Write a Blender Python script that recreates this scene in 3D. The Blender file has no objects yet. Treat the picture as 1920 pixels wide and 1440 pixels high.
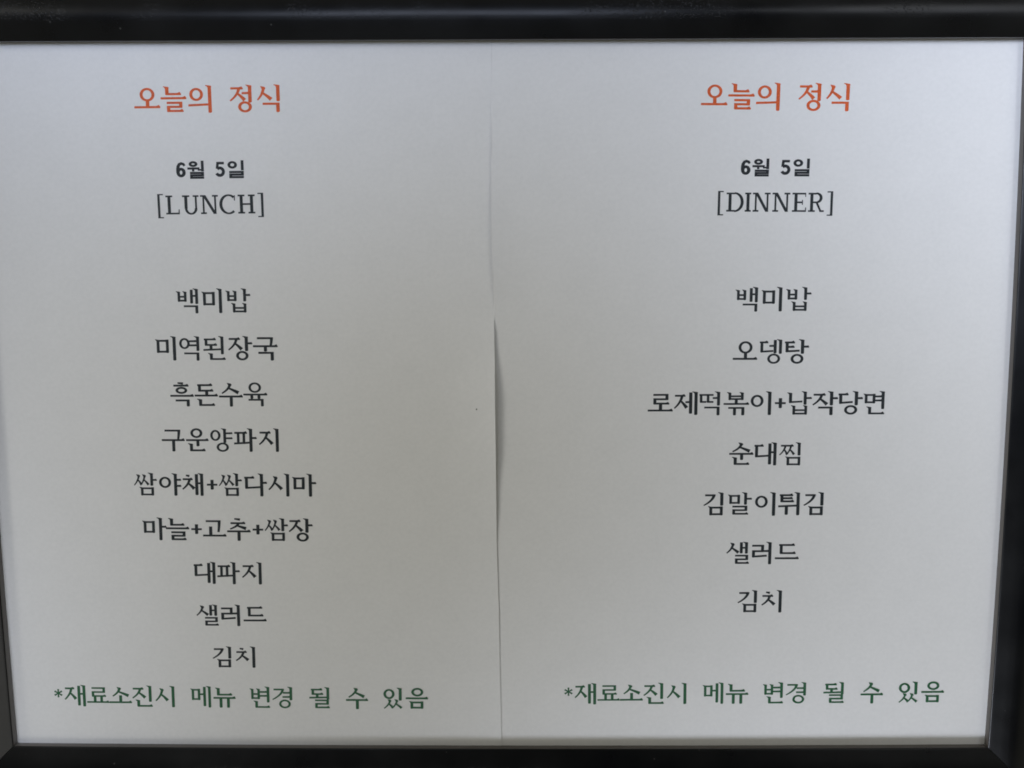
# A black picture frame lying on a dark table, holding two printed menu sheets.
# Units: metres; helper values in millimetres are multiplied by MM.
import bpy, bmesh, math, random
from mathutils import Matrix, Vector

sc = bpy.context.scene
MM = 0.001
random.seed(7)

# ------------------------------------------------------------------ camera, world, lamps, exposure
cam_d = bpy.data.cameras.new('camera')
cam = bpy.data.objects.new('camera', cam_d)
sc.collection.objects.link(cam)
cam_d.sensor_fit = 'HORIZONTAL'
cam_d.sensor_width = 36.0
cam_d.lens = 36.0 * 1443.0 / 1920.0
cam_d.clip_start, cam_d.clip_end = 0.01, 100.0
cam.matrix_world = Matrix((
    (0.999941, 0.003357, 0.010305, 0.01008),
    (-0.004336, 0.995328, 0.096455, 0.04026),
    (-0.009933, -0.096494, 0.995284, 0.31418),
    (0, 0, 0, 1)))
sc.camera = cam
sc.cycles.filter_width = 1.75

world = bpy.data.worlds.new('World')
sc.world = world
world.use_nodes = True
bg = world.node_tree.nodes['Background']
bg.inputs['Color'].default_value = (0.135, 0.13, 0.102, 1)
bg.inputs['Strength'].default_value = 1.0
# the room: dim straight overhead, brighter lower down all round
_n, _l = world.node_tree.nodes, world.node_tree.links
_tc, _sep, _mr = _n.new('ShaderNodeTexCoord'), _n.new('ShaderNodeSeparateXYZ'), _n.new('ShaderNodeMapRange')
_l.new(_tc.outputs['Generated'], _sep.inputs['Vector'])
_l.new(_sep.outputs['Z'], _mr.inputs['Value'])
for _k, _v in (('From Min', 0.74), ('From Max', 0.93), ('To Min', 1.33), ('To Max', 0.15)):
    _mr.inputs[_k].default_value = _v
_l.new(_mr.outputs['Result'], bg.inputs['Strength'])

sc.view_settings.view_transform = 'Standard'
sc.view_settings.look = 'None'
sc.view_settings.exposure = 0.0
sc.view_settings.gamma = 1.0
sc.view_settings.use_curve_mapping = False


def lamp(pos, tgt, size, spread, rgb):
    """Adds an unseen soft square lamp, shaded to a cone, to brighten one part of the scene."""
    d = bpy.data.lights.new('added_fill', 'AREA')
    d.shape, d.size = 'SQUARE', size
    d.spread = math.radians(spread)
    e = max(rgb)
    d.energy, d.color = e, tuple(c / e for c in rgb)
    o = bpy.data.objects.new('added_fill', d)
    sc.collection.objects.link(o)
    o.location = pos
    o.rotation_euler = (Vector((*tgt, 0)) - Vector(pos)).to_track_quat('-Z', 'Y').to_euler()


lamp((0.5, 0.2, 0.4), (0.32, 0.1), 0.22, 110, (0.0053, 0.0059, 0.0076))  # added lamps, strengths fitted to the brightness across the sheets
lamp((-0.17, 0.2, 0.4), (-0.2, 0.22), 0.22, 50, (0.0516, 0.058, 0.0748))
lamp((-0.17, 0.2, 0.55), (0.32, 0.22), 0.22, 50, (0.2964, 0.3274, 0.4073))
lamp((-0.17, 0.2, 0.4), (-0.32, -0.22), 0.22, 50, (0.1424, 0.1524, 0.1776))
lamp((0, 0.2, 0.4), (-0.1, 0.22), 0.22, 50, (0.0516, 0.0581, 0.0749))
lamp((-0.17, -0.45, 0.4), (0.2, -0.22), 0.22, 50, (0.2257, 0.2387, 0.2707))
lamp((0.36, 0.2, 0.4), (0.32, 0), 0.22, 50, (0.0491, 0.0495, 0.0497))
lamp((-0.48, 0.2, 0.36), (0.02, -0.02), 0.24, 40, (0.0839, 0.0826, 0.078))  # added from the left to throw the seam shadow
lamp((0.46, 0.2, 0.36), (-0.01, 0.07), 0.2, 32, (0.0176, 0.0173, 0.0167))  # added from the right to light the upper seam
lamp((0.36, 0.2, 0.4), (0.3, 0.16), 0.22, 60, (0.0496, 0.0521, 0.0573))  # added for the highlight on the right of the top rail
lamp((-0.17, -0.3, 0.4), (-0.2, -0.22), 0.22, 75, (0.0596, 0.0587, 0.0554))  # added to lighten the left rail near the bottom

# ------------------------------------------------------------------ helpers
def obj(name, bm, mat, parent=None, smooth=False):
    me = bpy.data.meshes.new(name)
    bm.to_mesh(me)
    bm.free()
    if smooth:
        for p in me.polygons:
            p.use_smooth = True
    me.materials.append(mat)
    o = bpy.data.objects.new(name, me)
    sc.collection.objects.link(o)
    o.parent = parent
    return o


def empty(name, loc):
    o = bpy.data.objects.new(name, None)
    o.empty_display_size = 0.02
    o.location = loc
    sc.collection.objects.link(o)
    return o


def tag(o, label, category, group=None):
    o['label'], o['category'] = label, category
    if group:
        o['group'] = group


def new_mat(name):
    m = bpy.data.materials.new(name)
    m.use_nodes = True
    nt = m.node_tree
    return m, nt, nt.nodes['Principled BSDF'], nt.nodes, nt.links


def noise(nt, scale, detail=2.0, vec=None, rough=0.5):
    n = nt.nodes.new('ShaderNodeTexNoise')
    n.inputs['Scale'].default_value = scale
    n.inputs['Detail'].default_value = detail
    n.inputs['Roughness'].default_value = rough
    if vec is not None:
        nt.links.new(vec, n.inputs['Vector'])
    return n


def ramp(nt, fac, stops):
    r = nt.nodes.new('ShaderNodeValToRGB')
    el = r.color_ramp.elements
    while len(el) < len(stops):
        el.new(0.5)
    for e, (p, c) in zip(el, stops):
        e.position = p
        e.color = c if isinstance(c, tuple) else (c, c, c, 1)
    nt.links.new(fac, r.inputs['Fac'])
    return r


def math_node(nt, op, a, b):
    n = nt.nodes.new('ShaderNodeMath')
    n.operation = op
    for i, v in enumerate((a, b)):
        if isinstance(v, (int, float)):
            n.inputs[i].default_value = v
        else:
            nt.links.new(v, n.inputs[i])
    return n.outputs[0]


# ------------------------------------------------------------------ materials
def paper_material():
    m, nt, b, N, L = new_mat('paper')
    tc = N.new('ShaderNodeTexCoord')
    fibre = noise(nt, 620, 5, tc.outputs['Object'])
    blotch = noise(nt, 70, 5, tc.outputs['Object'], 0.6)
    f = math_node(nt, 'ADD', math_node(nt, 'MULTIPLY', fibre.outputs['Fac'], 0.6), math_node(nt, 'MULTIPLY', blotch.outputs['Fac'], 0.4))
    col = ramp(nt, f, [(0.32, (0.776, 0.778, 0.778, 1)), (0.68, (0.824, 0.824, 0.824, 1))])
    L.new(col.outputs['Color'], b.inputs['Base Color'])
    b.inputs['Roughness'].default_value = 0.62
    b.inputs['Specular IOR Level'].default_value = 0.25
    wav = noise(nt, 28, 2, tc.outputs['Object'])
    bump2 = N.new('ShaderNodeBump')
    bump2.inputs['Strength'].default_value = 0.05
    bump2.inputs['Distance'].default_value = 0.0015
    L.new(wav.outputs['Fac'], bump2.inputs['Height'])
    bump = N.new('ShaderNodeBump')
    bump.inputs['Strength'].default_value = 0.30
    bump.inputs['Distance'].default_value = 0.00012
    L.new(fibre.outputs['Fac'], bump.inputs['Height'])
    L.new(bump2.outputs['Normal'], bump.inputs['Normal'])
    L.new(bump.outputs['Normal'], b.inputs['Normal'])
    return m


def ink_material(name, rgb):
    m, nt, b, N, L = new_mat(name)
    tc = N.new('ShaderNodeTexCoord')
    n = noise(nt, 1500, 3, tc.outputs['Object'])
    lo = tuple(c * 0.82 for c in rgb) + (1,)
    hi = tuple(min(1, c * 1.18 + 0.004) for c in rgb) + (1,)
    L.new(ramp(nt, n.outputs['Fac'], [(0.3, lo), (0.7, hi)]).outputs['Color'], b.inputs['Base Color'])
    b.inputs['Roughness'].default_value = 0.55
    b.inputs['Specular IOR Level'].default_value = 0.3
    return m


def frame_material():
    m, nt, b, N, L = new_mat('black_satin_moulding')
    tc = N.new('ShaderNodeTexCoord')
    P = tc.outputs['Object']
    # worn, dusty patches: fine grains that only show inside larger blotches
    patch = ramp(nt, noise(nt, 22, 3, P).outputs['Fac'], [(0.52, 0.0), (0.66, 1.0)])
    grain = ramp(nt, noise(nt, 1400, 2, P).outputs['Fac'], [(0.58, 0.0), (0.68, 1.0)])
    sep = N.new('ShaderNodeSeparateXYZ')
    L.new(P, sep.inputs['Vector'])
    crest = N.new('ShaderNodeMapRange')                      # rubbed only along the crown of the moulding
    for k, v in (('From Min', 0.0130), ('From Max', 0.0136)):
        crest.inputs[k].default_value = v
    L.new(sep.outputs['Z'], crest.inputs['Value'])
    spots = math_node(nt, 'MULTIPLY', math_node(nt, 'MULTIPLY', patch.outputs['Color'], grain.outputs['Color']), crest.outputs['Result'])
    # sparse single dust specks
    vor = N.new('ShaderNodeTexVoronoi')
    vor.inputs['Scale'].default_value = 170
    L.new(P, vor.inputs['Vector'])
    speck = ramp(nt, vor.outputs['Distance'], [(0.045, 1.0), (0.075, 0.0)])
    pick = ramp(nt, noise(nt, 60, 1, P).outputs['Fac'], [(0.56, 0.0), (0.60, 1.0)])
    dust = math_node(nt, 'MULTIPLY', speck.outputs['Color'], pick.outputs['Color'])
    smear = noise(nt, 45, 4, P)
    base = ramp(nt, smear.outputs['Fac'], [(0.3, (0.0014, 0.0017, 0.0026, 1)), (0.75, (0.003, 0.0033, 0.004, 1))])
    mix = N.new('ShaderNodeMix')
    mix.data_type = 'RGBA'
    L.new(math_node(nt, 'MULTIPLY', dust, 0.35), mix.inputs['Factor'])
    L.new(base.outputs['Color'], mix.inputs['A'])
    mix.inputs['B'].default_value = (0.16, 0.16, 0.15, 1)
    L.new(mix.outputs['Result'], b.inputs['Base Color'])
    r = ramp(nt, smear.outputs['Fac'], [(0.3, 0.26), (0.75, 0.36)])
    L.new(math_node(nt, 'ADD', r.outputs['Color'], math_node(nt, 'MULTIPLY', spots, 0.25)), b.inputs['Roughness'])
    b.inputs['Specular IOR Level'].default_value = 0.36
    bump = N.new('ShaderNodeBump')
    bump.inputs['Strength'].default_value = 0.5
    bump.inputs['Distance'].default_value = 0.0002
    L.new(spots, bump.inputs['Height'])
    L.new(bump.outputs['Normal'], b.inputs['Normal'])
    return m


def plain_material(name, rgb, rough):
    m, nt, b, N, L = new_mat(name)
    tc = N.new('ShaderNodeTexCoord')
    n = noise(nt, 40, 4, tc.outputs['Object'])
    L.new(ramp(nt, n.outputs['Fac'], [(0.3, tuple(c * 0.85 for c in rgb) + (1,)), (0.7, tuple(c * 1.15 for c in rgb) + (1,))]).outputs['Color'], b.inputs['Base Color'])
    b.inputs['Roughness'].default_value = rough
    return m


def wood_material():
    m, nt, b, N, L = new_mat('dark_wood')
    tc = N.new('ShaderNodeTexCoord')
    mp = N.new('ShaderNodeMapping')
    mp.inputs['Scale'].default_value = (1.2, 14, 1.2)
    L.new(tc.outputs['Object'], mp.inputs['Vector'])
    n = noise(nt, 6, 6, mp.outputs['Vector'], 0.6)
    L.new(ramp(nt, n.outputs['Fac'], [(0.3, (0.035, 0.022, 0.014, 1)), (0.7, (0.09, 0.055, 0.033, 1))]).outputs['Color'], b.inputs['Base Color'])
    b.inputs['Roughness'].default_value = 0.45
    return m


PAPER = paper_material()
INK = {'title': ink_material('orange_ink', (0.66, 0.112, 0.028)),
       'date': ink_material('black_ink_bold', (0.018, 0.022, 0.028)),
       'meal': ink_material('black_ink_latin', (0.022, 0.028, 0.033)),
       'dish': ink_material('black_ink', (0.022, 0.028, 0.033)),
       'note': ink_material('green_ink', (0.030, 0.122, 0.058))}
FRAME = frame_material()
CUT_EDGE = plain_material('paper_cut_edge', (0.80, 0.80, 0.80), 0.8)
RAW_EDGE = plain_material('raw_board_edge', (0.075, 0.066, 0.057), 0.30)
BOARD = plain_material('grey_board', (0.25, 0.22, 0.18), 0.9)

# ------------------------------------------------------------------ the setting: the table the frame lies on
bm = bmesh.new()
bmesh.ops.create_cube(bm, size=1.0)
bmesh.ops.scale(bm, vec=(1.6, 1.1, 0.03), verts=bm.verts)
bmesh.ops.translate(bm, vec=(0, 0, -0.006 - 0.015), verts=bm.verts)
bmesh.ops.bevel(bm, geom=list(bm.edges), offset=0.004, segments=2, affect='EDGES')
table = obj('tabletop', bm, wood_material())
table['kind'] = 'structure'

# ------------------------------------------------------------------ the frame
OW, OH = 414.0, 289.3            # clear opening between the inner lips
# moulding section: (distance outwards from the lip, height above the sheets)
SECTION = [(0.80, 0.35), (0.0, 4.05), (0.10, 4.30), (0.30, 4.42), (1.0, 4.74), (3.8, 6.04), (6.2, 7.15)]
for i in range(0, 15):
    a = math.radians(116 - 116 * i / 14)
    c = math.cos(a)
    SECTION.append((9.9 + (7.6 if c < 0 else 10.4) * c, 0.9 + 7.1 * math.sin(a)))
SECTION += [(20.3, -5.6), (19.9, -6.0), (6.0, -6.0), (6.0, -2.3), (4.5, -2.3), (4.5, 0.35)]

frame = empty('picture_frame', (0, 0, -0.006))
tag(frame, 'black satin picture frame with a rounded moulding around two paper menus', 'picture frame')


def warp(x, y):
    """An old frame is never quite square: the rails bow and lean by up to a millimetre."""
    s, t = x / (OW / 2), y / (OH / 2)
    dx = s * (1.0 - 1.5 * t * t - 0.3 * t if s > 0 else 0.96 - 1.31 * t * t)
    dy = t * (-0.1 - 0.76 * s if t > 0 else 0.6 - 0.9 * s * s)
    return x + dx, y + dy


def rail(angle, half, other):
    """One mitred length of moulding; built along x at the top edge and turned into place."""
    bm = bmesh.new()
    rings = []
    n = 24
    for k in range(n + 1):
        s = -1 + 2 * k / n
        ring = []
        for u, z in SECTION:
            ring.append(bm.verts.new((s * (half + u) * MM, (other + u) * MM, z * MM)))
        rings.append(ring)
    m = len(SECTION)
    for A, B in zip(rings, rings[1:]):
        for i in range(m):
            j = (i + 1) % m
            f = bm.faces.new((A[i], A[j], B[j], B[i]))
            f.material_index = 1 if i == 0 else 0      # the raw inner edge of the rebate
    bm.faces.new(rings[0])
    bm.faces.new(list(reversed(rings[-1])))
    # hairline open joint at the mitres
    bmesh.ops.recalc_face_normals(bm, faces=bm.faces)
    bmesh.ops.rotate(bm, cent=(0, 0, 0), matrix=Matrix.Rotation(angle, 3, 'Z'), verts=bm.verts)
    for v in bm.verts:
        x, y = warp(v.co.x / MM, v.co.y / MM)
        v.co.x, v.co.y, v.co.z = x * MM, y * MM, v.co.z + 0.006
    o = obj('frame_rail', bm, FRAME, frame)
    o.data.materials.append(RAW_EDGE)
    return o


GAP = 0.12
for ang, half, other in ((0, OW / 2, OH / 2), (math.pi, OW / 2, OH / 2), (math.pi / 2, OH / 2, OW / 2), (-math.pi / 2, OH / 2, OW / 2)):
    o = rail(ang, half - GAP, other)
    for p in o.data.polygons:
        p.use_smooth = True
    o.data.set_sharp_from_angle(angle=math.radians(40))

bm = bmesh.new()
bmesh.ops.create_cube(bm, size=1.0)
bmesh.ops.scale(bm, vec=((OW + 8) * MM, (OH + 8) * MM, 1.6 * MM), verts=bm.verts)
bmesh.ops.translate(bm, vec=(0, 0, 0.006 - 1.4 * MM), verts=bm.verts)
obj('backing_board', bm, BOARD, frame)


# ------------------------------------------------------------------ the two menu sheets
def interp(x, pts):
    for (a, u), (b, v) in zip(pts, pts[1:]):
        if (x - a) * (x - b) <= 0:
            t = (x - a) / (b - a)
            t = t * t * (3 - 2 * t)
            return u + (v - u) * t
    return pts[0][1] if abs(x - pts[0][0]) < abs(x - pts[-1][0]) else pts[-1][1]


# edges of the two sheets along the seam (x in mm by y in mm): they swap which lies on top at y = 38
EDGE_L = [(150, 2.2), (60, 1.2), (38, -0.40), (14, -0.12), (-48, 0.15), (-99, 1.05), (-150, 1.75)]
EDGE_R = [(150, -0.75), (126, -0.85), (78, -1.1), (38, -0.42), (14, -1.6), (-48, -2.4), (-150, -1.2)]
LIFT_L = [(150, 0.0), (40, 0.05), (28, 1.1), (4, 2.7), (-12, 2.6), (-38, 1.2), (-60, 0.42), (-110, 0.34), (-150, 0.24)]
LIFT_R = [(150, 0.18), (128, 0.25), (100, 0.7), (72, 1.25), (54, 1.15), (39, 0.15), (34, 0.0), (-150, 0.0)]


def waves(x, y, s):
    return 0.10 * math.sin(x / 37.0 + s) * math.sin(y / 52.0 + 2 * s) + 0.06 * math.sin(x / 19.0 - y / 31.0 + s)


def sheet_z(side, x, y):
    edge = interp(y, EDGE_L if side == 'L' else EDGE_R)
    lift = interp(y, LIFT_L if side == 'L' else LIFT_R)
    d = (edge - x) if side == 'L' else (x - edge)
    reach = 26.0 if side == 'L' else 18.0
    k = max(0.0, 1 - max(d, 0.0) / reach)
    # flattened under the frame's rebate
    fade = min(1.0, max(0.0, (143 - abs(y)) / 20), max(0.0, (203 - abs(x)) / 20))
    flat = 0.16 if side == 'L' else 0.16
    return flat + (waves(x, y, 0.4 if side == 'L' else 2.1) + 0.16) * 0.5 * fade * min(1, max(d, 0) / 30) + lift * k ** 2.2


def sheet(side):
    bm = bmesh.new()
    ys = [-147 + 294 * i / 147 for i in range(148)]
    ts = [0, 0.35, 0.8, 1.3, 2, 3, 4, 5, 6.5, 8, 10, 12, 14.5, 17, 20] + [24 + 6 * i for i in range(30)]
    top, bot = [], []
    for y in ys:
        e = interp(y, EDGE_L if side == 'L' else EDGE_R)
        ra, rb = [], []
        for t in ts + [None]:
            x = (-210.0 if side == 'L' else 210.0) if t is None else (e - t if side == 'L' else e + t)
            z = sheet_z(side, x, y)
            ra.append(bm.verts.new((x * MM, y * MM, z * MM)))
            rb.append(bm.verts.new((x * MM, y * MM, (z - 0.11) * MM)))
        top.append(ra)
        bot.append(rb)
    nx = len(ts) + 1
    for i in range(len(ys) - 1):
        for j in range(nx - 1):
            f = bm.faces.new((top[i][j], top[i][j + 1], top[i + 1][j + 1], top[i + 1][j]))
            f.material_index = 1 if j == 0 else 0              # the bare cut edge
            bm.faces.new((bot[i][j], bot[i + 1][j], bot[i + 1][j + 1], bot[i][j + 1]))
        for j in (0, nx - 1):
            bm.faces.new((top[i][j], top[i + 1][j], bot[i + 1][j], bot[i][j]))
    for i in (0, len(ys) - 1):
        for j in range(nx - 1):
            bm.faces.new((top[i][j], top[i][j + 1], bot[i][j + 1], bot[i][j]))
    bmesh.ops.recalc_face_normals(bm, faces=bm.faces)
    o = obj('menu_sheet', bm, PAPER, None)
    o.data.materials.append(CUT_EDGE)
    for p in o.data.polygons:
        p.use_smooth = True
    o.data.set_sharp_from_angle(angle=math.radians(40))
    return o


SHEETS = {'L': sheet('L'), 'R': sheet('R')}
tag(SHEETS['L'], 'white paper lunch menu with nine dishes under the heading LUNCH', 'menu', 'printed menu sheets')
tag(SHEETS['R'], 'white paper dinner menu with seven dishes under the heading DINNER', 'menu', 'printed menu sheets')

# ------------------------------------------------------------------ lettering: brush strokes on a 100-unit square, y down
VW, HW = 13.0, 8.2                # thick upright and thin level strokes of the book face


class Pen:
    def __init__(self, vw=VW, hw=HW, sans=False):
        self.vw, self.hw, self.sans = vw, hw, sans
        self.polys = []           # each: list of faces, a face is a list of (x, y)

    def face(self, pts):
        self.polys.append([pts])

    def sweep(self, pts, ws):
        """A brush drawn along pts with the given widths."""
        n = len(pts)
        L, R_ = [], []
        for i, (x, y) in enumerate(pts):
            a, b = pts[max(i - 1, 0)], pts[min(i + 1, n - 1)]
            dx, dy = b[0] - a[0], b[1] - a[1]
            l = math.hypot(dx, dy) or 1
            nx, ny = -dy / l, dx / l
            w = ws[i] / 2
            L.append((x + nx * w, y + ny * w))
            R_.append((x - nx * w, y - ny * w))
        self.polys.append([[L[i], L[i + 1], R_[i + 1], R_[i]] for i in range(n - 1)])

    def curve(self, p0, p1, p2, w0, w2, n=7):
        pts, ws = [], []
        for i in range(n + 1):
            t = i / n
            pts.append(((1 - t) ** 2 * p0[0] + 2 * t * (1 - t) * p1[0] + t * t * p2[0],
                        (1 - t) ** 2 * p0[1] + 2 * t * (1 - t) * p1[1] + t * t * p2[1]))
            ws.append(w0 + (w2 - w0) * t)
        self.sweep(pts, ws)

    # --- basic strokes
    def s(self, x, y0, y1, w=None):                       # upright without a flag, softly rounded foot
        w = (w or self.vw) / 2
        if self.sans:
            self.face([(x - w, y0), (x + w, y0), (x + w, y1), (x - w, y1)])
        else:
            self.face([(x - w, y0), (x + w, y0), (x + w, y1 - 2.5), (x + w * .45, y1), (x - w * .55, y1), (x - w, y1 - 2)])

    def v(self, x, y0, y1, w=None, flag=8.5):             # upright with the slanted flag on its head
        w = (w or self.vw) / 2
        if self.sans:
            return self.s(x, y0, y1)
        self.face([(x - w - flag, y0 - .3), (x - w * .2, y0 + 1.4), (x + w * .8, y0 + 2.6), (x + w + .8, y0 + 4.2),
                   (x + w, y0 + 9), (x + w, y1 - 2.5), (x + w * .45, y1), (x - w * .55, y1), (x - w, y1 - 2),
                   (x - w, y0 + 9.5), (x - w - flag * .35, y0 + 5.2), (x - w - flag - .6, y0 + 1.8)])

    def l(self, x0, x1, y, w=None, rise=0):               # level stroke, plain ends
        w = (w or self.hw) / 2
        self.face([(x0, y - w), (x1, y - w - rise), (x1, y + w - rise), (x0, y + w)])

    def h(self, x0, x1, y, rise=0, tick=1.0):             # level stroke with the pressed ending
        if self.sans:
            return self.l(x0, x1, y)
        w = self.hw / 2
        k = 4.2 * tick
        self.face([(x0 + .6, y - w), (x1 - 15, y - w - rise), (x1 - 8, y - w - k * .65 - rise), (x1 - 5.5, y - w - k - rise),
                   (x1, y - rise - .6), (x1 - .6, y + w - rise), (x0 + 1.2, y + w), (x0 - .3, y + w * .3)])

    def k(self, x0, x1, y):                               # short side stroke of the upright vowels
        if self.sans:
            return self.l(x0, x1, y)
        w = self.hw / 2
        self.face([(x0, y - w), (x1 - 7, y - w - .5), (x1 - 4, y - w - 1.8), (x1, y), (x1 - 1, y + w), (x0, y + w)])

    def o(self, x0, y0, x1, y1):                          # ring
        cx, cy, rx, ry = (x0 + x1) / 2, (y0 + y1) / 2, (x1 - x0) / 2, (y1 - y0) / 2
        a, b = (self.vw * .86, self.hw * 1.0) if not self.sans else (self.vw, self.hw)
        n = 32
        O = [(cx + rx * math.cos(6.28319 * i / n), cy + ry * math.sin(6.28319 * i / n)) for i in range(n)]
        I = [(cx + (rx - a) * math.cos(6.28319 * i / n), cy + (ry - b) * math.sin(6.28319 * i / n)) for i in range(n)]
        self.polys.append([[O[i], O[(i + 1) % n], I[(i + 1) % n], I[i]] for i in range(n)])

    # --- consonants in a box
    def m(self, x0, y0, x1, y1):
        w, h = self.vw * .92, self.hw
        self.v(x0 + w / 2 + 3, y0, y1, w, 5)
        self.s(x1 - w / 2, y0 + 1, y1, w)
        self.l(x0 + 6, x1 - 1, y0 + h / 2 + 2)
        self.l(x0 + 5, x1 - 1, y1 - h / 2 - 1)

    def b(self, x0, y0, x1, y1):
        w, h = self.vw * .92, self.hw
        self.v(x0 + w / 2 + 6, y0, y1, w, 6)
        self.v(x1 - w / 2, y0, y1, w, 5)
        self.l(x0 + 10, x1 - 2, y0 + (y1 - y0) * .52)
        self.l(x0 + 8, x1 - 1, y1 - h / 2 - 1)

    def d(self, x0, y0, x1, y1, xb=None, rise=0):
        w, h = self.vw * .95, self.hw
        self.h(x0, x1 - 2, y0 + h / 2, 0, .9)
        self.s(x0 + w / 2 + 3, y0 + 1, y1, w)
        if xb:
            self.l(x0 + 6, xb, y1 - h / 2, None, rise)
        else:
            self.h(x0 + 6, x1 + 2, y1 - h / 2, 0, .9)

    def D(self, x0, y0, x1, y1):
        q = (x1 - x0) / 2
        w, h = self.vw * .85, self.hw
        for i in (0, 1):
            a = x0 + q * i
            self.l(a, a + q + 1, y0 + h / 2)
            self.s(a + w / 2 + 2, y0 + 1, y1, w)
            self.l(a + 4, a + q + 1, y1 - h / 2)

    def t(self, x0, y0, x1, y1, xb=None, rise=0):
        self.d(x0, y0, x1, y1, xb, rise)
        self.h(x0 + 6, x1 - 3, (y0 + y1) / 2, 0, .6)

    def n(self, x0, y0, x1, y1, xb=None, rise=0):
        w, h = self.vw, self.hw
        self.v(x0 + w / 2 + 6, y0, y1, w, 7)
        if xb:
            self.l(x0 + 8, xb, y1 - h / 2, None, rise)
        else:
            self.h(x0 + 8, x1, y1 - h / 2)

    def r(self, x0, y0, x1, y1, xb=None, rise=0):
        w, h = self.vw * .95, self.hw
        ym = (y0 + y1) / 2
        if self.sans:
            self.l(x0, x1, y0 + h / 2); self.l(x0, x1, ym); self.l(x0, x1, y1 - h / 2)
            self.s(x1 - w / 2, y0, ym); self.s(x0 + w / 2, ym, y1)
            return
        self.l(x0 + 2, x1 - 2, y0 + h / 2)
        self.s(x1 - w / 2 - 2, y0, ym + h / 2, w)
        self.l(x0 + 2, x1 - 3, ym)
        self.s(x0 + w / 2 + 2, ym - h / 2, y1, w)
        if xb:
            self.l(x0 + 5, xb, y1 - h / 2, None, rise)
        else:
            self.h(x0 + 5, x1 + 2, y1 - h / 2, 0, .8)

    def gf(self, x0, y0, x1, y1):                         # closing k/g
        self.l(x0, x1 - 1, y0 + self.hw / 2)
        self.s(x1 - self.vw / 2, y0 + .4, y1)

    def gi(self, x0, y0, x1, y1):                         # k/g over a level vowel
        w = self.vw
        self.l(x0, x1 - 2, y0 + self.hw / 2)
        self.curve((x1 - w / 2, y0 + .5), (x1 - w / 2, (y0 + y1) / 2), (x1 - w / 2 - 4, y1), w, w * .7)

    def gd(self, x0, y0, x1, y1):                         # k/g beside an upright vowel
        w = self.vw
        self.l(x0 + 6, x1 - 2, y0 + self.hw / 2)
        self.curve((x1 - w / 2, y0 + .5), (x1 - w * .7, y0 + (y1 - y0) * .55), (x0 + 1, y1), w, w * .40)

    def legs(self, ax, y0, x0, x1, y1, q=1.0):
        w = self.vw * q
        self.curve((ax, y0), (ax - 3, y0 + (y1 - y0) * .52), (x0 + 1.5, y1 - 1), w * .92, w * .45)
        f = .40
        bx, by = ax - 1 - (ax - x0) * .16, y0 + (y1 - y0) * f
        self.curve((bx, by), (bx + (x1 - bx) * .55, by + (y1 - by) * .45), (x1 - 2.5, y1 - 3), w * .55, w * 1.12)

    def S(self, x0, y0, x1, y1, ax=None, q=1.0):
        ax = ax or x0 + (x1 - x0) * .47
        w = self.vw * q / 2
        self.face([(ax - w - 6, y0 - .5), (ax + w * .4, y0 + 2.2), (ax + w + .8, y0 + 6), (ax + w - .4, y0 + 12), (ax - w, y0 + 11), (ax - w - 4, y0 + 3.4)])
        self.legs(ax, y0 + 6, x0, x1, y1, q)

    def SS(self, x0, y0, x1, y1):
        q = (x1 - x0)
        self.S(x0, y0, x0 + q * .54, y1, x0 + q * .34, .82)
        self.S(x0 + q * .42, y0, x1, y1, x0 + q * .72, .82)

    def j(self, x0, y0, x1, y1, q=1.0):
        w = x1 - x0
        ax = x0 + w * .60
        self.h(x0 + w * .06, x0 + w * .86, y0 + self.hw / 2, 0, .8)
        self.legs(ax, y0 + 3, x0, x1, y1, q)

    def jj(self, x0, y0, x1, y1):
        q = x1 - x0
        self.h(x0 + q * .10, x0 + q * .93, y0 + self.hw / 2, 0, .7)
        self.legs(x0 + q * .40, y0 + 3, x0, x0 + q * .56, y1, .82)
        self.legs(x0 + q * .76, y0 + 3, x0 + q * .42, x1, y1, .82)

    def c(self, x0, y0, x1, y1):
        w = x1 - x0
        self.sweep([(x0 + w * .32, y0 + 1.5), (x0 + w * .60, y0 + 4.5)], [self.hw * .8, self.hw * 1.25])
        self.j(x0, y0 + 14, x1, y1)

    def cw(self, x0, y0, x1, y1):                         # wide ch over a level vowel
        w = x1 - x0
        self.sweep([(x0 + w * .28, y0 + 1.5), (x0 + w * .62, y0 + 4.5)], [self.hw * .8, self.hw * 1.25])
        self.h(x0 + w * .05, x0 + w * .93, y0 + 20, 0, .8)
        self.legs(x0 + w * .52, y0 + 20, x0, x1, y1)

    def p(self, x0, y0, x1, y1, xb):
        w, h = self.vw * .85, self.hw
        self.h(x0, x1, y0 + h / 2, 0, .8)
        for f in (.30, .74):
            self.s(x0 + (x1 - x0) * f, y0 + 4, y1 - 2, w)
        self.l(x0 - 2, xb, y1 - h / 2, None, 4)

    def hh(self, x0, y0, x1, y1):
        w = x1 - x0
        self.sweep([(x0 + w * .28, y0 + 1), (x0 + w * .64, y0 + 3.4)], [self.hw * .8, self.hw * 1.25])
        self.h(x0, x1, y0 + 12, 0, .8)
        self.o(x0 + w * .13, y0 + 17, x1 - w * .10, y1)


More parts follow.
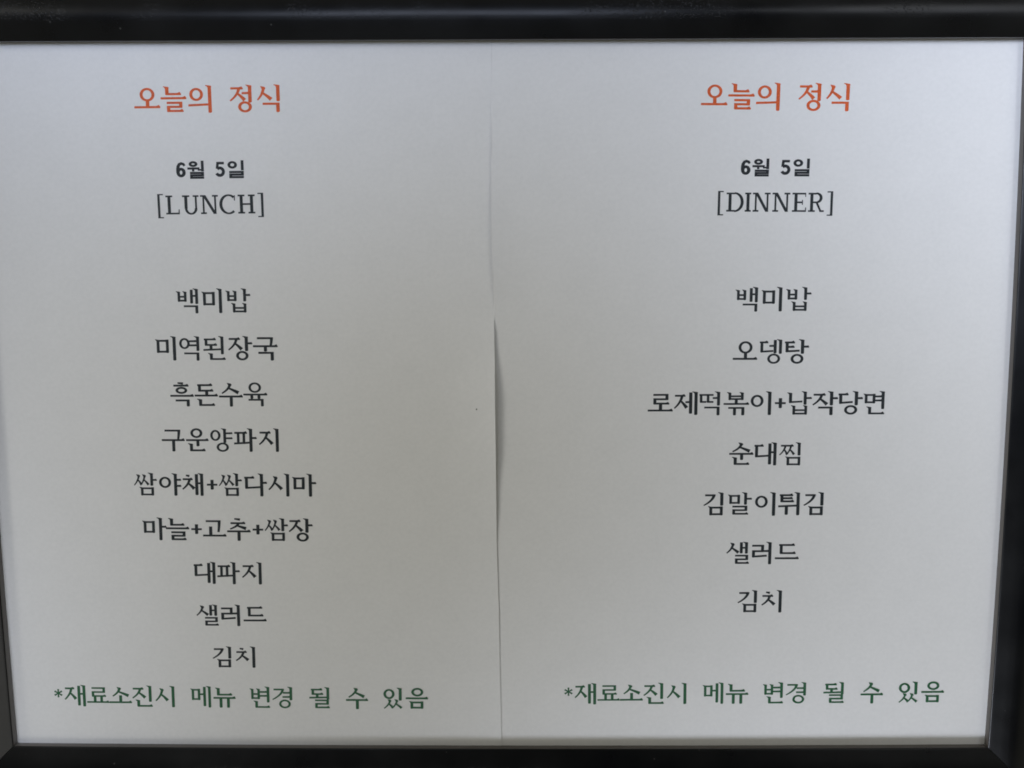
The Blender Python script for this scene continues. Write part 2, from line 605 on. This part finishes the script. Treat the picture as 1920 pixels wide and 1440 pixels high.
SYL = {
    '오': 'o 23 8 78 58;s 51 57 79;h 1 98 79', '늘': 'n 12 3 77 36;h 0 96 47;r 20 60 82 98',
    '의': 'o 7 10 58 58;l 2 78 74 - 3;v 82 0 102', '정': 'j 2 9 60 60;k 47 76 31;v 77 0 66;o 32 61 83 102',
    '식': 'S 3 6 58 58 28;v 81 0 62;gf 23 67 86 102',
    '백': 'b 3 11 46 54;s 66 5 61;l 66 88 30;v 87 0 63;gf 33 68 92 101', '미': 'm 10 13 62 69;v 84 0 100',
    '밥': 'b 6 9 51 52;v 84 0 53;k 86 108 27;b 28 59 90 98',
    '역': 'o 4 8 47 53;k 44 75 21;k 44 75 38;v 79 0 61;gf 23 67 84 101',
    '된': 'd 4 10 55 40;s 32 37 56;l 1 74 57 - 3;v 77 0 75;n 20 69 90 98',
    '장': 'j 1 8 58 58;v 75 0 62;k 76 99 30;o 32 61 82 100',
    '국': 'gi 18 5 83 39;h 1 101 42;s 51 44 64;gf 22 65 84 101',
    '흑': 'hh 15 1 78 47;h 1 98 55;gf 22 70 80 99', '돈': 'd 13 7 77 38;s 51 36 54;h 1 97 54;n 12 67 84 97',
    '수': 'S 12 2 84 46 47;h 1 99 58;s 51 59 100', '육': 'o 23 0 75 43;h 1 100 50;s 36 51 68;s 65 51 68;gf 22 68 84 99',
    '구': 'gi 14 6 80 46;h 1 97 50;s 50 51 98', '운': 'o 21 0 71 41;h 2 96 50;s 51 51 76;n 11 63 82 97',
    '양': 'o 3 7 46 53;v 63 0 62;k 65 96 21;k 65 96 42;o 28 60 79 99', '파': 'p 3 15 56 68 70;v 71 0 99;k 72 96 41',
    '지': 'j 4 14 62 69;v 80 0 99',
    '쌈': 'SS 3 7 66 55;v 77 0 56;k 78 99 31;m 28 61 85 98', '야': 'o 7 17 57 65;v 75 2 98;k 76 99 30;k 76 99 56',
    '채': 'c 2 9 54 71;s 62 5 95;l 62 84 44;v 83 1 98', '다': 'd 8 15 52 67 78 4;v 79 1 99;k 80 102 41',
    '시': 'S 7 12 64 71 38;v 86 1 99', '마': 'm 7 15 56 68;v 79 1 99;k 80 104 41',
    '고': 'gi 14 11 75 62;s 33 38 78;h 1 97 77', '추': 'cw 11 3 80 49;h 0 96 58;s 48 59 99',
    '대': 'd 3 11 43 64 62 3;s 66 5 94;l 66 88 42;v 87 0 98', '샐': 'S 2 4 54 50 29;s 63 2 50;l 63 84 26;v 84 0 51;r 36 56 94 95',
    '러': 'r 5 13 58 68 68 4;k 52 78 40;v 80 0 97', '드': 'd 17 10 84 53;h 1 99 71',
    '김': 'gd 2 9 51 56;v 75 0 57;m 23 59 80 98', '치': 'c 0 8 56 67;v 77 0 99',
    '재': 'j 2 12 55 68;s 67 4 95;l 67 90 41;v 90 0 99', '료': 'r 22 10 86 54;s 38 52 78;s 67 52 78;h 2 101 78',
    '소': 'S 16 8 90 51 48;s 52 46 77;h 1 102 78', '진': 'j 4 11 64 59;v 84 0 75;n 19 65 94 98',
    '메': 'm 3 12 44 65;k 42 62 38;s 63 4 93;v 85 0 99', '뉴': 'n 12 7 86 43;h 2 101 54;s 35 55 99;s 68 55 99',
    '변': 'b 1 9 46 58;k 42 78 25;k 42 78 43;v 82 0 73;n 18 65 90 98', '경': 'gd 1 9 54 59;k 48 80 28;k 46 80 47;v 83 0 62;o 30 59 82 99',
    '될': 'd 9 8 62 36;s 37 34 48;l 2 80 49 - 2;v 84 0 58;r 25 57 90 97', '있': 'o 4 6 53 52;v 78 0 59;SS 5 53 86 96',
    '음': 'o 27 0 80 39;h 2 101 48;m 20 61 80 96',
    '뎅': 'd 6 9 42 54 60 3;k 44 66 27;s 67 3 57;v 88 0 59;o 37 58 88 99', '탕': 't 5 9 47 53 64 3;v 75 0 59;k 76 101 30;o 29 59 80 99',
    '로': 'r 21 10 85 55;s 52 53 79;h 1 101 80', '제': 'j 5 14 58 72;k 50 70 45;s 71 4 94;v 92 0 99',
    '떡': 'D 5 11 60 48;k 58 80 28;v 81 0 60;gf 25 64 86 101', '볶': 'b 14 3 80 37;s 51 35 52;h 1 102 53;gf 20 66 51 101;gf 51 66 84 101',
    '이': 'o 8 15 59 66;v 83 0 100', '납': 'n 3 5 60 50 62 3;v 73 0 57;k 74 100 29;b 18 59 82 99',
    '작': 'j 2 11 62 59;v 77 0 60;k 78 103 30;gf 25 65 83 101', '당': 'd 4 10 46 54 61 4;v 75 0 60;k 76 101 30;o 28 59 80 99',
    '면': 'm 5 11 50 52;k 48 77 23;k 48 77 40;v 80 0 76;n 17 65 87 98', '순': 'S 13 1 87 41 50;h 1 100 49;s 52 50 75;n 14 62 84 96',
    '찜': 'jj 4 11 67 55;v 85 0 56;m 32 60 91 98', '말': 'm 2 10 48 50;v 70 0 53;k 71 96 28;r 16 57 80 95',
    '튀': 't 6 9 62 43;l 1 78 60 - 3;s 34 60 96;v 80 0 98',
    '+': 'l 4 47 50;s 25.5 29 71', ' ': '',
    '*': '',
}
ADV = {'+': 50.0, ' ': 60.0, '*': 47.0}


def run_pen(pen, prog):
    for part in prog.split(';'):
        if not part:
            continue
        f = part.split()
        getattr(pen, f[0])(*[None if a == '-' else float(a) for a in f[1:]])


def book_line(text, space=60.0, size=None):
    """Strokes of one line in the book face: list of polys with x already advanced."""
    out, x = [], 0.0
    for ch in text:
        pen = Pen()
        if ch == '*':
            for a in (90, 30, 150):
                c, s_ = math.cos(math.radians(a)) * 19, math.sin(math.radians(a)) * 19
                pen.sweep([(22 - c, 39 - s_), (22, 39), (22 + c, 39 + s_)], [8.5, 5.0, 8.5])
        else:
            prog = SYL[ch]
            busy = prog.count(';') + sum(prog.count(k) for k in ('b ', 'SS', 'jj', 'D ', 'r ', 'm '))
            if busy >= 4:
                pen.vw, pen.hw = VW * .92, HW * .92
            run_pen(pen, prog)
        out += [[[(px + x, py) for px, py in f] for f in poly] for poly in pen.polys]
        x += space if ch == ' ' else ADV.get(ch, 100.0)
    return out


def date_line():
    """6 wol 5 il in a bold sans face."""
    out = []

    def put(pen, x):
        out.extend([[[(px + x, py) for px, py in f] for f in poly] for poly in pen.polys])
    W6 = 13.5
    p = Pen(18.5, 16, True)                                  # 6
    p.o(1, 38, 52, 92)
    p.sweep([(47, 28), (41, 18.5), (29, 14.5), (18, 19.5), (12, 31), (9.6, 46), (9.4, 64)], [13, 15, 16, 17, 18, 18.5, 18.5])
    put(p, 0)
    p = Pen(15.5, 12.4, True)                                # wol
    p.o(10, 2, 58, 35)
    p.l(2, 68, 43); p.s(33, 43, 60, 13); p.l(58, 80, 51, 10); p.s(84, 0, 60, 15.5)
    p.r(15, 62, 91, 101)
    put(p, 60)
    p = Pen(18.5, 16, True)                                  # 5
    p.face([(8, 7.5), (49, 7.5), (49, 21.5), (21, 21.5), (18, 42), (3, 47)])
    pts, ws = [], []
    for i in range(19):
        a = math.radians(-135 + 290 * i / 18)
        pts.append((25 + 19.5 * math.cos(a), 62.5 + 21 * math.sin(a)))
        ws.append(17)
    p.sweep(pts, ws)
    put(p, 213)
    p = Pen(15.5, 12.4, True)                                # il
    p.o(4, 4, 56, 46); p.s(84, 0, 56, 15.5); p.r(12, 59, 91, 100)
    put(p, 277)
    return out


def latin_line(word):
    """[WORD] in a light slab serif; bracket height is 100, capitals span 6..85."""
    out = []
    T, B, SW, TW = 6.5, 84.5, 12.6, 7.0
    M_ = (T + B) / 2

    def put(pen, x):
        out.extend([[[(px + x, py) for px, py in f] for f in poly] for poly in pen.polys])

    def stem(p, x, a=T, b=B, w=SW):
        p.face([(x - w / 2, a), (x + w / 2, a), (x + w / 2, b), (x - w / 2, b)])

    def slab(p, x, y, half):
        p.face([(x - half, y - TW / 2), (x + half, y - TW / 2), (x + half, y + TW / 2), (x - half, y + TW / 2)])

    def arc(p, cx, cy, rx, ry, a0, a1, wt, wn, n=18):
        pts, ws = [], []
        for i in range(n + 1):
            a = math.radians(a0 + (a1 - a0) * i / n)
            pts.append((cx + rx * math.cos(a), cy + ry * math.sin(a)))
            ws.append(wn + (wt - wn) * abs(math.cos(a)) ** 1.3)
        p.sweep(pts, ws)

    def glyph(ch):
        p = Pen()
        t, b = T + TW / 2, B - TW / 2
        if ch == '[':
            stem(p, 5.6, 0, 100, 10); p.l(1, 24, 2.4, 5); p.l(1, 24, 97.6, 5)
            return p
        if ch == ']':
            stem(p, 18.8, 0, 100, 10); p.l(0.5, 23, 2.4, 5); p.l(0.5, 23, 97.6, 5)
            return p
        if ch == 'L':
            stem(p, 15); slab(p, 15, t, 14); p.l(1, 56, b, TW); p.face([(53, b - 17), (57, b - 17), (57, B), (51, B)])
        if ch == 'U':
            stem(p, 17, T, 62); slab(p, 17, t, 15); stem(p, 58, T, 62, 8.0); slab(p, 58, t, 12)
            arc(p, 37.4, 60, 20.4, 23, 180, 0, 10.5, 7)
        if ch == 'N':
            stem(p, 13, T, B, 7.6); slab(p, 11, t, 11); slab(p, 13, b, 12); stem(p, 61, T, B, 7.6); slab(p, 61, t, 12)
            p.face([(9, T), (22, T), (66, B), (53, B)])
        if ch == 'C':
            arc(p, 36, M_, 32, 37.5, -48, -312, 12.5, 7, 26)
            p.face([(58.5, T + 2), (62.5, T + 2), (62.5, T + 25), (58, T + 22)])
        if ch == 'H':
            stem(p, 15); slab(p, 15, t, 14); slab(p, 15, b, 14); stem(p, 57); slab(p, 57, t, 14); slab(p, 57, b, 14); p.l(15, 57, M_, TW)
        if ch == 'D':
            stem(p, 16); p.l(1, 36, t, TW); p.l(1, 36, b, TW); arc(p, 34, M_, 32, 37, -90, 90, 12.5, 7, 22)
        if ch == 'I':
            stem(p, 13); slab(p, 13, t, 12.5); slab(p, 13, b, 12.5)
        if ch == 'E':
            stem(p, 16); p.l(1, 56, t, TW); p.l(1, 58, b, TW); p.l(16, 44, M_, TW)
            p.face([(53, T), (57, T), (57, T + 17), (54, T + 17)]); p.face([(55, B - 18), (59, B - 18), (59, B), (54, B)])
            p.face([(41, M_ - 10), (45, M_ - 10), (45, M_ + 10), (41, M_ + 10)])
        if ch == 'R':
            stem(p, 15); p.l(1, 34, t, TW); slab(p, 15, b, 14); arc(p, 33, T + 20.5, 20, 18.5, -90, 90, 12, 7, 16); p.l(15, 34, M_ - 0.3, TW)
            p.face([(30, M_), (40, M_), (58, B), (49, B)]); slab(p, 57, b, 9)
        return p

    xs = {'LUNCH': [0, 33, 100, 176, 256, 329, 411], 'DINNER': [0, 35, 112, 144, 225, 306, 372, 450]}[word.strip('[]')]
    for ch, x in zip(word, xs):
        put(glyph(ch), x)
    return out


LINES = [
    ('L', 'title', '오늘의 정식', -143.00, 118.74, -84.69, 118.94, 10.48),
    ('L', 'date', '6월 5일', -127.41, 92.98, -100.20, 93.11, 7.01),
    ('L', 'meal', '[LUNCH]', -135.49, 77.43, -92.73, 77.72, 9.59),
    ('L', 'dish', '백미밥', -129.87, 39.31, -99.43, 39.25, 10.02),
    ('L', 'dish', '미역된장국', -139.31, 20.00, -88.95, 19.90, 10.00),
    ('L', 'dish', '흑돈수육', -134.11, 0.88, -93.90, 0.80, 10.05),
    ('L', 'dish', '구운양파지', -138.57, -18.02, -89.79, -18.23, 9.97),
    ('L', 'dish', '쌈야채+쌈다시마', -151.14, -36.61, -74.80, -37.18, 9.91),
    ('L', 'dish', '마늘+고추+쌈장', -148.52, -55.62, -76.86, -56.29, 9.98),
    ('L', 'dish', '대파지', -127.72, -74.64, -98.92, -74.89, 9.78),
    ('L', 'dish', '샐러드', -127.41, -93.23, -97.54, -93.32, 9.74),
    ('L', 'dish', '김치', -121.30, -111.38, -102.97, -111.49, 9.52),
    ('L', 'note', '*재료소진시 메뉴 변경 될 수 있음', -190.28, -128.74, -29.65, -130.01, 9.74),
    ('R', 'title', '오늘의 정식', 81.88, 118.46, 140.30, 117.70, 10.56),
    ('R', 'date', '6월 5일', 98.24, 92.63, 125.50, 92.42, 6.93),
    ('R', 'meal', '[DINNER]', 89.34, 77.37, 135.10, 76.95, 9.60),
    ('R', 'dish', '백미밥', 97.21, 39.05, 127.89, 38.92, 9.87),
    ('R', 'dish', '오뎅탕', 96.73, 17.71, 127.62, 17.60, 10.11),
    ('R', 'dish', '로제떡볶이+납작당면', 62.42, -3.26, 159.11, -3.32, 9.80),
    ('R', 'dish', '순대찜', 96.17, -24.43, 125.60, -24.50, 9.88),
    ('R', 'dish', '김말이튀김', 86.03, -45.51, 135.75, -45.53, 10.03),
    ('R', 'dish', '샐러드', 95.97, -66.51, 126.22, -66.54, 9.95),
    ('R', 'dish', '김치', 101.18, -87.20, 119.76, -87.21, 9.87),
    ('R', 'note', '*재료소진시 메뉴 변경 될 수 있음', 28.56, -127.81, 189.33, -126.84, 9.61),
]
PART = {'title': 'title_text', 'date': 'date_text', 'meal': 'meal_heading', 'dish': 'dish_text', 'note': 'note_text'}


def write_line(side, kind, text, ax, ay, bx, by, height):
    if kind == 'date':
        polys = date_line()
    elif kind == 'meal':
        polys = latin_line(text)
    else:
        polys = book_line(text, {'title': 54.0, 'note': 63.0}.get(kind, 60.0))
    xs = [x for poly in polys for f in poly for x, _ in f]
    x0, x1 = min(xs), max(xs)
    ux, uy = (bx - ax) / (x1 - x0), (by - ay) / (x1 - x0)
    l = math.hypot(bx - ax, by - ay)
    nx, ny = -(by - ay) / l * height / 100, (bx - ax) / l * height / 100
    bm = bmesh.new()
    for i, poly in enumerate(polys):
        dz = 0.020 + 0.0016 * i                           # each stroke a hair above the one before
        cache = {}
        for f in poly:
            vs = []
            for gx, gy in f:
                key = (round(gx, 4), round(gy, 4))
                if key not in cache:
                    X = ax + (gx - x0) * ux + (100 - gy) * nx
                    Y = ay + (gx - x0) * uy + (100 - gy) * ny
                    cache[key] = bm.verts.new((X * MM, Y * MM, (sheet_z(side, X, Y) + dz) * MM))
                if not vs or vs[-1] is not cache[key]:
                    vs.append(cache[key])
            if len(set(vs)) >= 3:
                bm.faces.new(vs)
    for f in bm.faces:
        f.normal_update()
        if f.normal.z < 0:
            f.normal_flip()
    obj(PART[kind], bm, INK[kind], SHEETS[side])


for row in LINES:
    write_line(*row)

# a printed speck near the inner edge of the lunch menu
bm = bmesh.new()
bmesh.ops.create_circle(bm, cap_ends=True, segments=8, radius=0.35 * MM)
bmesh.ops.translate(bm, vec=(-7.68 * MM, -0.45 * MM, (sheet_z('L', -7.68, -0.45) + 0.03) * MM), verts=bm.verts)
obj('speck', bm, INK['dish'], SHEETS['L'])
